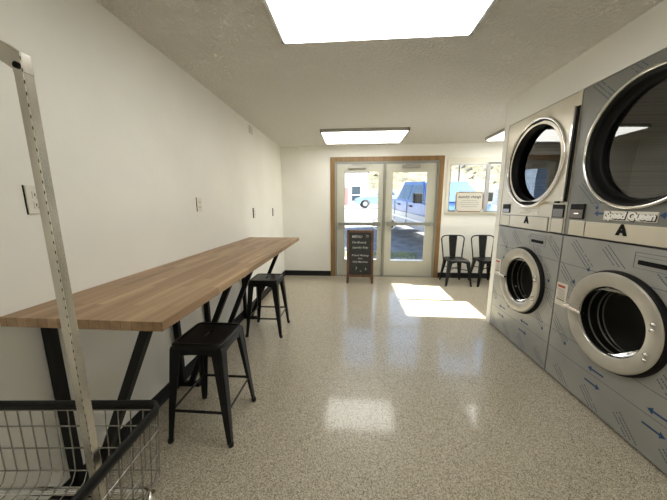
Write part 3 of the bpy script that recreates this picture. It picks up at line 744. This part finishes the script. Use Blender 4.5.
# base frame, posts, casters
fr_ = MB(); zb = .515
fr_.tube(rim_pts(zb, .06, .05), .011, 8, closed=True)
fr_.tube(rim_pts(.16, .06, .05), .011, 8, closed=True)
for a in (0,1):
    for b in (0,1): fr_.tube([cp(a,b,zb,.075), cp(a,b,.12,.075)], .011, 8)
fr_.tube([cp(0,.5,zb,.06),cp(1,.5,zb,.06)], .010, 8)
fr_.build('base_frame', M_chrome, t, O)
for a in (0,1):
    for b in (0,1):
        p = cp(a,b,0,.09)
        c = MB().box(p.x-.018,p.x+.018,p.y-.012,p.y+.012,.085,.125).box(p.x-.018,p.x-.014,p.y-.02,p.y+.02,.035,.09).box(p.x+.014,p.x+.018,p.y-.02,p.y+.02,.035,.09).build('caster', M_chrome, t, O)
        MB().lathe([(-.012,.001),(-.012,.034),(-.008,.0375),(.008,.0375),(.012,.034),(.012,.001)], (p.x,p.y,.0376), 'x', 20).build('caster_wheel', M_rubber, c, O)
# hanging pole: two uprights and a top bar
pw = .018
P0 = Vector((-.594,.487,0)); P1 = P0 + Ax*(LX-.03)
ZT = 1.655
for i, P_ in enumerate((P0, P1)):
    s = -1 if i == 0 else 1
    a = P_ + Vector((0,0,.50)); b = P_ + Vector((0, 0, ZT))
    mm = MB().bar(a, b, pw, pw, up=Ay)
    u = mm.build('upright_pole', M_pole, t, O, bevel=.0015)
    # punched slots on the viewer's side
    sl = MB(); n = 60
    for k in range(n):
        f = (k+.5)/n; f2 = (k+.8)/n; A = a.lerp(b, f)+Ay*(pw/2+.0002)-Ax*(pw*.46); Bq = a.lerp(b, f2)+Ay*(pw/2+.0002)-Ax*(pw*.46)
        sl.bar(A, Bq, .0012, .0008, up=Ay)
    sl.build('slot_row', M_dark, u, O)
    q = b + Ay*(pw/2) + Vector((0,0,-.018))
    MB().tube([q, q+Ay*.003], .0055, 14).build('bolt', M_gasket, u, O)
q0 = P0 + Vector((0,0,ZT)); q1 = P1 + Vector((0,0,ZT))
g0 = q0 + Ax*.030 + Vector((0,0,.004)); 
m = MB().bar(q0 + Vector((0,0,-.012)), q0 + Ax*.034 + Vector((0,0,.012)), pw*1.02, .030, up=(0,0,1))
m.bar(q0 + Ax*.03 + Vector((0,0,.012)), q1 + Vector((0,0,.012)), pw, .026, up=(0,0,1))
m.bar(q0+Vector((0,0,-.03)), q0+Vector((0,0,.004)), pw*1.04, pw*1.04, up=Ay)
m.build('top_bar', M_pole, t, O, bevel=.0015)

# ------------------------------------------------------------------ outdoors
def gz(x, y):
    if y < 7: return -.03
    if y < 22: return -.03 + (y-7)*.0755
    if y < 48: return 1.10 + (y-22)*.004
    return 1.2
struct('trim_5', MB().box(-2.2, 4.2, YB+.15, 6.9, -.12, -.02), mat('concrete_apron', (.66,.63,.57), .9))
def strip(name, m, x0, x1, y0, y1, nx, ny, dz=0):
    vs = []; fs = []
    for j in range(ny+1):
        for i in range(nx+1):
            x = x0+(x1-x0)*i/nx; y = y0+(y1-y0)*j/ny; vs.append((x,y,gz(x,y)+dz-.02))
    for j in range(ny):
        for i in range(nx): a = j*(nx+1)+i; fs.append((a,a+1,a+nx+2,a+nx+1))
    o = MB().add(vs, fs).build(name, m); o['kind'] = 'structure'; return o
strip('ground_parking', M_asph, -30, 40, 6.9, 15.5, 20, 8)
strip('ground_street', M_conc, -60, 80, 15.5, 48, 14, 12)
# hillside
vs = []; fs = []; nx, ny = 90, 60
def hillz(x, y): return 1.1 + max(0, y-46)*.42 + (noise.noise(Vector((x*.06,y*.06,0)))*3 + noise.noise(Vector((x*.25,y*.25,3)))*.9) * min(1, max(0,(y-48)/15))
for j in range(ny+1):
    for i in range(nx+1):
        x = -70+190*i/nx; y = 46+84*j/ny; vs.append((x,y,hillz(x,y)))
for j in range(ny):
    for i in range(nx): a = j*(nx+1)+i; fs.append((a,a+1,a+nx+2,a+nx+1))
ho = MB().add(vs, fs, True).build('ground_hillside', M_hill); ho['kind'] = 'structure'
m = MB()
for k in range(500):
    y = random.uniform(58,125); x = random.uniform(-.25,.85)*y + random.uniform(-6,6); r = random.uniform(.2,.55); z = hillz(x,y)
    vs = []; n = 6
    for i in range(n): vs.append((x+r*math.cos(i*PI/3)*random.uniform(.7,1.2), y+r*math.sin(i*PI/3), z-.1))
    for i in range(n): vs.append((x+r*.7*math.cos(i*PI/3+.4)*random.uniform(.7,1.2), y+r*.7*math.sin(i*PI/3+.4), z+r*random.uniform(.5,.8)))
    m.add(vs, [(i,(i+1) % n,n+(i+1) % n,n+i) for i in range(n)] + [tuple(range(n,2*n))])
tag(m.build('sagebrush', M_sage), 'grey green brush dotted over the dry yellow hillside', 'brush', kind='stuff')
m = MB()
for k in range(2600):
    x = random.uniform(-2.5,1.75); y = random.gauss(7.35,.2); z = gz(x,y)-.04; h = random.uniform(.04,.16); a = random.uniform(0,PI); dx, dy = .006*math.cos(a), .006*math.sin(a); lx, ly = random.uniform(-.05,.05), random.uniform(-.05,.05)
    m.add([(x-dx,y-dy,z),(x+dx,y+dy,z),(x+lx,y+ly,z+h)], [(0,1,2)])
tag(m.build('weeds', M_grass, recalc=False), 'low green weeds along the edge of the parking lot outside the doors', 'weeds', kind='stuff')

def wheel(parent, x, y, z, r, w):
    s = 1 if y > 0 else -1
    wl = MB().lathe([(-w/2,r*.55),(-w/2,r*.92),(-w/2+.03,r),(w/2-.03,r),(w/2,r*.92),(w/2,r*.55)], (x,y,z), 'y', 32).build('wheel', M_tire, parent)
    hb = MB().lathe([(s*w/2*.55,.001),(s*w/2*.9,r*.12),(s*w/2*.6,r*.2),(s*w/2*.75,r*.5),(s*w/2*1.0,r*.58),(s*w/2*.5,r*.6)], (x,y,z), 'y', 32)
    for k in range(6):
        a = k*PI/3; hb.bar((x+r*.1*math.cos(a),y+s*w*.45,z+r*.1*math.sin(a)),(x+r*.53*math.cos(a),y+s*w*.45,z+r*.53*math.sin(a)),.05,.03,up=(0,1,0))
    hb.build('hub', M_hub, wl)
def arch(cx, r, z0, x_lo, x_hi, n=10):
    return [(cx - r*math.cos(PI*k/n), z0 + r*math.sin(PI*k/n)) for k in range(n+1)]
# pickup truck
t = thing('pickup_truck', 'blue and silver crew cab pickup truck parked outside the right door', 'truck', (2.02, 12.32, .44))
t.rotation_euler = (math.radians(1.0), math.radians(4.2), math.radians(-77))
W2 = .97; WB0, WB1 = 1.05, 4.85; rw_ = .40
low = [(0,.62)] + [(.05,.55)] + [(WB0-.47,.50)] + [(WB0-.46*math.cos(PI*k/10), .50+.40*math.sin(PI*k/10)) for k in range(1,10)] + [(WB0+.47,.48),(WB1-.47,.48)] + [(WB1-.46*math.cos(PI*k/10), .50+.40*math.sin(PI*k/10)) for k in range(1,10)] + [(WB1+.47,.50),(5.72,.50),(5.78,.65),(5.80,.92),(0,.92)]
def side_loft(m, poly, w0, inset=.03):
    n = len(poly); R_ = []
    for y, s in ((-w0,1),(-w0+inset,1),(w0-inset,1),(w0,1)):
        e = inset if abs(y) == w0 else 0
        R_.append([(p[0], y, p[1]) for p in poly])
    m.loft(R_)
m = MB(); side_loft(m, low, W2); m.build('lower_body', M_tsil, t, bevel=.02)
upb = [(0,.92),(5.80,.92),(5.78,1.08),(5.6,1.16),(4.35,1.27),(1.95,1.30),(1.93,1.28),(0,1.28)]
m = MB(); m.prism(upb, -W2+.01, W2-.01, 'y'); m.build('upper_body', M_tblue, t, bevel=.03)
# greenhouse: tapered
def gh(x0, x1, x2, x3, z0, z1, w0, w1): return [[(x0,-w0,z0),(x3,-w0,z0),(x3,w0,z0),(x0,w0,z0)], [(x1,-w1,z1),(x2,-w1,z1),(x2,w1,z1),(x1,w1,z1)]]
g = gh(1.98,2.18,3.60,4.32,1.285,1.90,.93,.72)
m = MB().loft([[Vector(p) for p in g[0]], [Vector(p) for p in g[1]]]); cab = m.build('cab_roof', M_tblue, t, bevel=.05, seg=3)
for s in (-1,1):
    def sp_(x, z):   # point on the cab's slanted side
        f = (z-1.285)/(1.90-1.285); return Vector((x, s*(.93+(.72-.93)*f+.008), z))
    for poly in ([(2.16,1.34),(2.98,1.34),(2.98,1.80),(2.28,1.80)], [(3.08,1.34),(4.10,1.34),(3.62,1.80),(3.08,1.80)]):
        a = [sp_(*p) for p in poly]; b = [p+Vector((0,-s*.01,0)) for p in a]
        MB().loft([a,b]).build('side_window', M_cgl, cab)
    MB().bar((2.28,s*(W2+.004),1.15),(2.46,s*(W2+.004),1.15),.03,.045).build('door_handle', M_ink, t)
    MB().bar((3.22,s*(W2+.004),1.15),(3.40,s*(W2+.004),1.15),.03,.045).build('door_handle', M_ink, t)
    mm = MB().box(4.02,4.14,s*1.02-.11 if s < 0 else .99,s*1.02+.03 if s < 0 else 1.25,1.30,1.58) if s > 0 else MB().box(4.02,4.14,-1.25,-.99,1.30,1.58)
    mm.build('side_mirror', M_gasket, t, bevel=.02)
    MB().box(WB0+.5,WB1-.5,s*W2-.012,s*W2+.012,.70,.76).build('side_moulding', M_hub, t)
    x = 1.97; MB().box(x-.006,x+.006,s*(W2)-.01,s*W2+.002,.5,1.28).build('panel_gap', M_ink, t)
    x = 3.03; MB().box(x-.005,x+.005,s*(W2)-.01,s*W2+.002,.5,1.28).build('panel_gap', M_ink, t)
ws = [Vector((4.305,-.85,1.33)),Vector((4.305,.85,1.33)),Vector((3.66,.66,1.87)),Vector((3.66,-.66,1.87))]
nn = Vector((.65,0,.72)).normalized()*.012
MB().loft([[p+nn for p in ws],[p-nn for p in ws]]).build('windshield', mat('windshield', (.04,.10,.22), .08, spec=.9), cab)
MB().box(5.72,5.92,-.95,.95,.48,.70).build('front_bumper', M_hub, t, bevel=.03); MB().box(-.16,.04,-.93,.93,.52,.70).build('rear_bumper', M_hub, t, bevel=.03)
MB().box(5.77,5.82,-.55,.55,.78,1.04).build('grille', M_hub, t)
for s in (-1,1): MB().box(5.74,5.815,s*.76-.16,s*.76+.16,.80,1.02).build('headlight', M_white, t)
for x in (WB0,WB1):
    for s in (-1,1): wheel(t, x, s*.84, .40, .40, .26)
# pale car across the street
def sedan(loc, rz, m_, label):
    t = thing('sedan_car', label, 'car', loc, rz)
    a1, a2 = .85, 3.5
    low = [(0,.45),(.1,.30)] + [(a1-.36*math.cos(PI*k/8), .32+.33*math.sin(PI*k/8)) for k in range(9)] + [(a2-.36*math.cos(PI*k/8), .32+.33*math.sin(PI*k/8)) for k in range(9)] + [(4.35,.32),(4.45,.55),(4.40,.88),(3.5,.95),(.9,.92),(.15,.78)]
    MB().prism(low, -.88, .88, 'y').build('body', m_, t, bevel=.04)
    c = MB().loft([[Vector(p) for p in ((1.1,-.82,.90),(3.9,-.82,.93),(3.9,.82,.93),(1.1,.82,.90))],[Vector(p) for p in ((1.85,-.60,1.42),(3.1,-.60,1.42),(3.1,.60,1.42),(1.85,.60,1.42))]]).build('cabin', m_, t, bevel=.06)
    for s in (-1,1):
        for poly in ([(1.75,1.0),(2.35,1.0),(2.35,1.33),(1.98,1.33)],[(2.42,1.0),(3.2,1.0),(2.95,1.33),(2.42,1.33)]):
            a = [Vector((x, s*(.82-.22*(z-.9)/.52+.012), z)) for x, z in poly]; MB().loft([a,[p-Vector((0,s*.02,0)) for p in a]]).build('side_window', M_cgl, c)
    for x in (a1,a2):
        for s in (-1,1): wheel(t, x, s*.80, .32, .32, .2)
    return t
sedan((.05, 22.2, gz(0,22)-.02), 0.04, M_cblue, 'pale blue car parked across the street, seen through the left door')
# white building across the street
t = thing('street_building', 'white sided building across the street behind the pale car', 'building', (-3, 45, 1.15)); O = t.location
MB().box(-16, 2.3, 44, 56, 1.1, 6.3).build('wall', M_siding, t, O)
MB().box(-16.3, 2.5, 43.6, 56.4, 6.3, 6.55).build('roof_edge', M_roof, t, O)
fw = MB().box(-.5,1.35,43.9,44,1.7,4.4).build('window', M_letter, t, O); MB().box(-.25,1.1,43.86,43.9,2.9,4.15).box(-.25,1.1,43.86,43.9,1.9,2.75).build('pane', M_cgl, fw, O)
fw = MB().box(-3.6,-.9,43.9,44,1.15,3.9).build('doorway', mat('faded_red_door', (.38,.22,.2), .7), t, O)
# slate blue house further left
t = thing('neighbour_house', 'slate blue gabled house across the street, left of the white building', 'house', (-12, 21, 1.0)); O = t.location
MB().box(-16,-8.5,19,27,.9,4.2).prism([(-16,4.2),(-8.5,4.2),(-12.25,6.6)], 19.1, 27, 'y').build('wall', M_blueh, t, O)
MB().prism([(-16.5,4.05),(-12.25,6.8),(-8,4.05),(-8,4.25),(-12.25,7.0),(-16.5,4.25)], 18.6, 27.4, 'y').build('roof', mat('red_brown_roof', (.28,.13,.10), .9), t, O)
f = MB().box(-10.9,-9.6,18.93,19,1.9,3.4).build('window', M_letter, t, O); MB().box(-10.8,-9.7,18.9,18.93,2.0,3.3).build('pane', M_cgl, f, O)
f = MB().box(-14.2,-12.9,18.93,19,1.9,3.4).build('window', M_letter, t, O); MB().box(-14.1,-13.0,18.9,18.93,2.0,3.3).build('pane', M_cgl, f, O)
# post and white shed beyond the window
tag(MB().tube([(7.4,20,.8),(7.4,20,8)], .07, 10).build('utility_pole', M_post, origin=(7.4,20,.9)), 'thin dark utility pole outside the window, behind the truck', 'pole')
t = thing('storage_shed', 'small whitish shed outside, seen in the right pane of the window', 'shed', (10.2, 17, .7)); O = t.location
MB().box(9.3,12.5,16.5,19,.6,2.3).build('wall', M_siding, t, O)
MB().prism([(9.1,2.25),(12.7,2.25),(12.7,2.35),(10.75,2.7),(9.1,2.35)], 16.3, 19.2, 'y').build('roof', mat('pale_roof', (.55,.55,.57), .7), t, O)

# ------------------------------------------------------------------ light
sun = bpy.data.lights.new('sun', 'SUN'); sun.energy = 14; sun.angle = math.radians(.6); sun.color = (1,.96,.88)
so = bpy.data.objects.new('sun', sun); COL.objects.link(so)
d = Vector((-1, .015, -.745)).normalized(); so.rotation_euler = d.to_track_quat('-Z', 'Y').to_euler(); so.location = (8,4,6)
wd = bpy.data.worlds.new('world'); S.world = wd; wd.use_nodes = True; nt = wd.node_tree
bg = nt.nodes['Background']; sky = nt.nodes.new('ShaderNodeTexSky'); sky.sky_type = 'NISHITA'; sky.sun_disc = False; sky.sun_elevation = math.radians(37); sky.sun_rotation = math.radians(90); sky.dust_density = 2
nt.links.new(sky.outputs[0], bg.inputs[0]); bg.inputs[1].default_value = .235
S.view_settings.view_transform = 'Standard'; S.view_settings.look = 'None'; S.view_settings.exposure = 1.74; S.view_settings.gamma = 1; S.view_settings.use_curve_mapping = False
S.cycles.max_bounces = 14; S.cycles.diffuse_bounces = 9; S.cycles.glossy_bounces = 5; S.cycles.transparent_max_bounces = 12
S.cycles.sample_clamp_indirect = 10; S.cycles.use_denoising = True
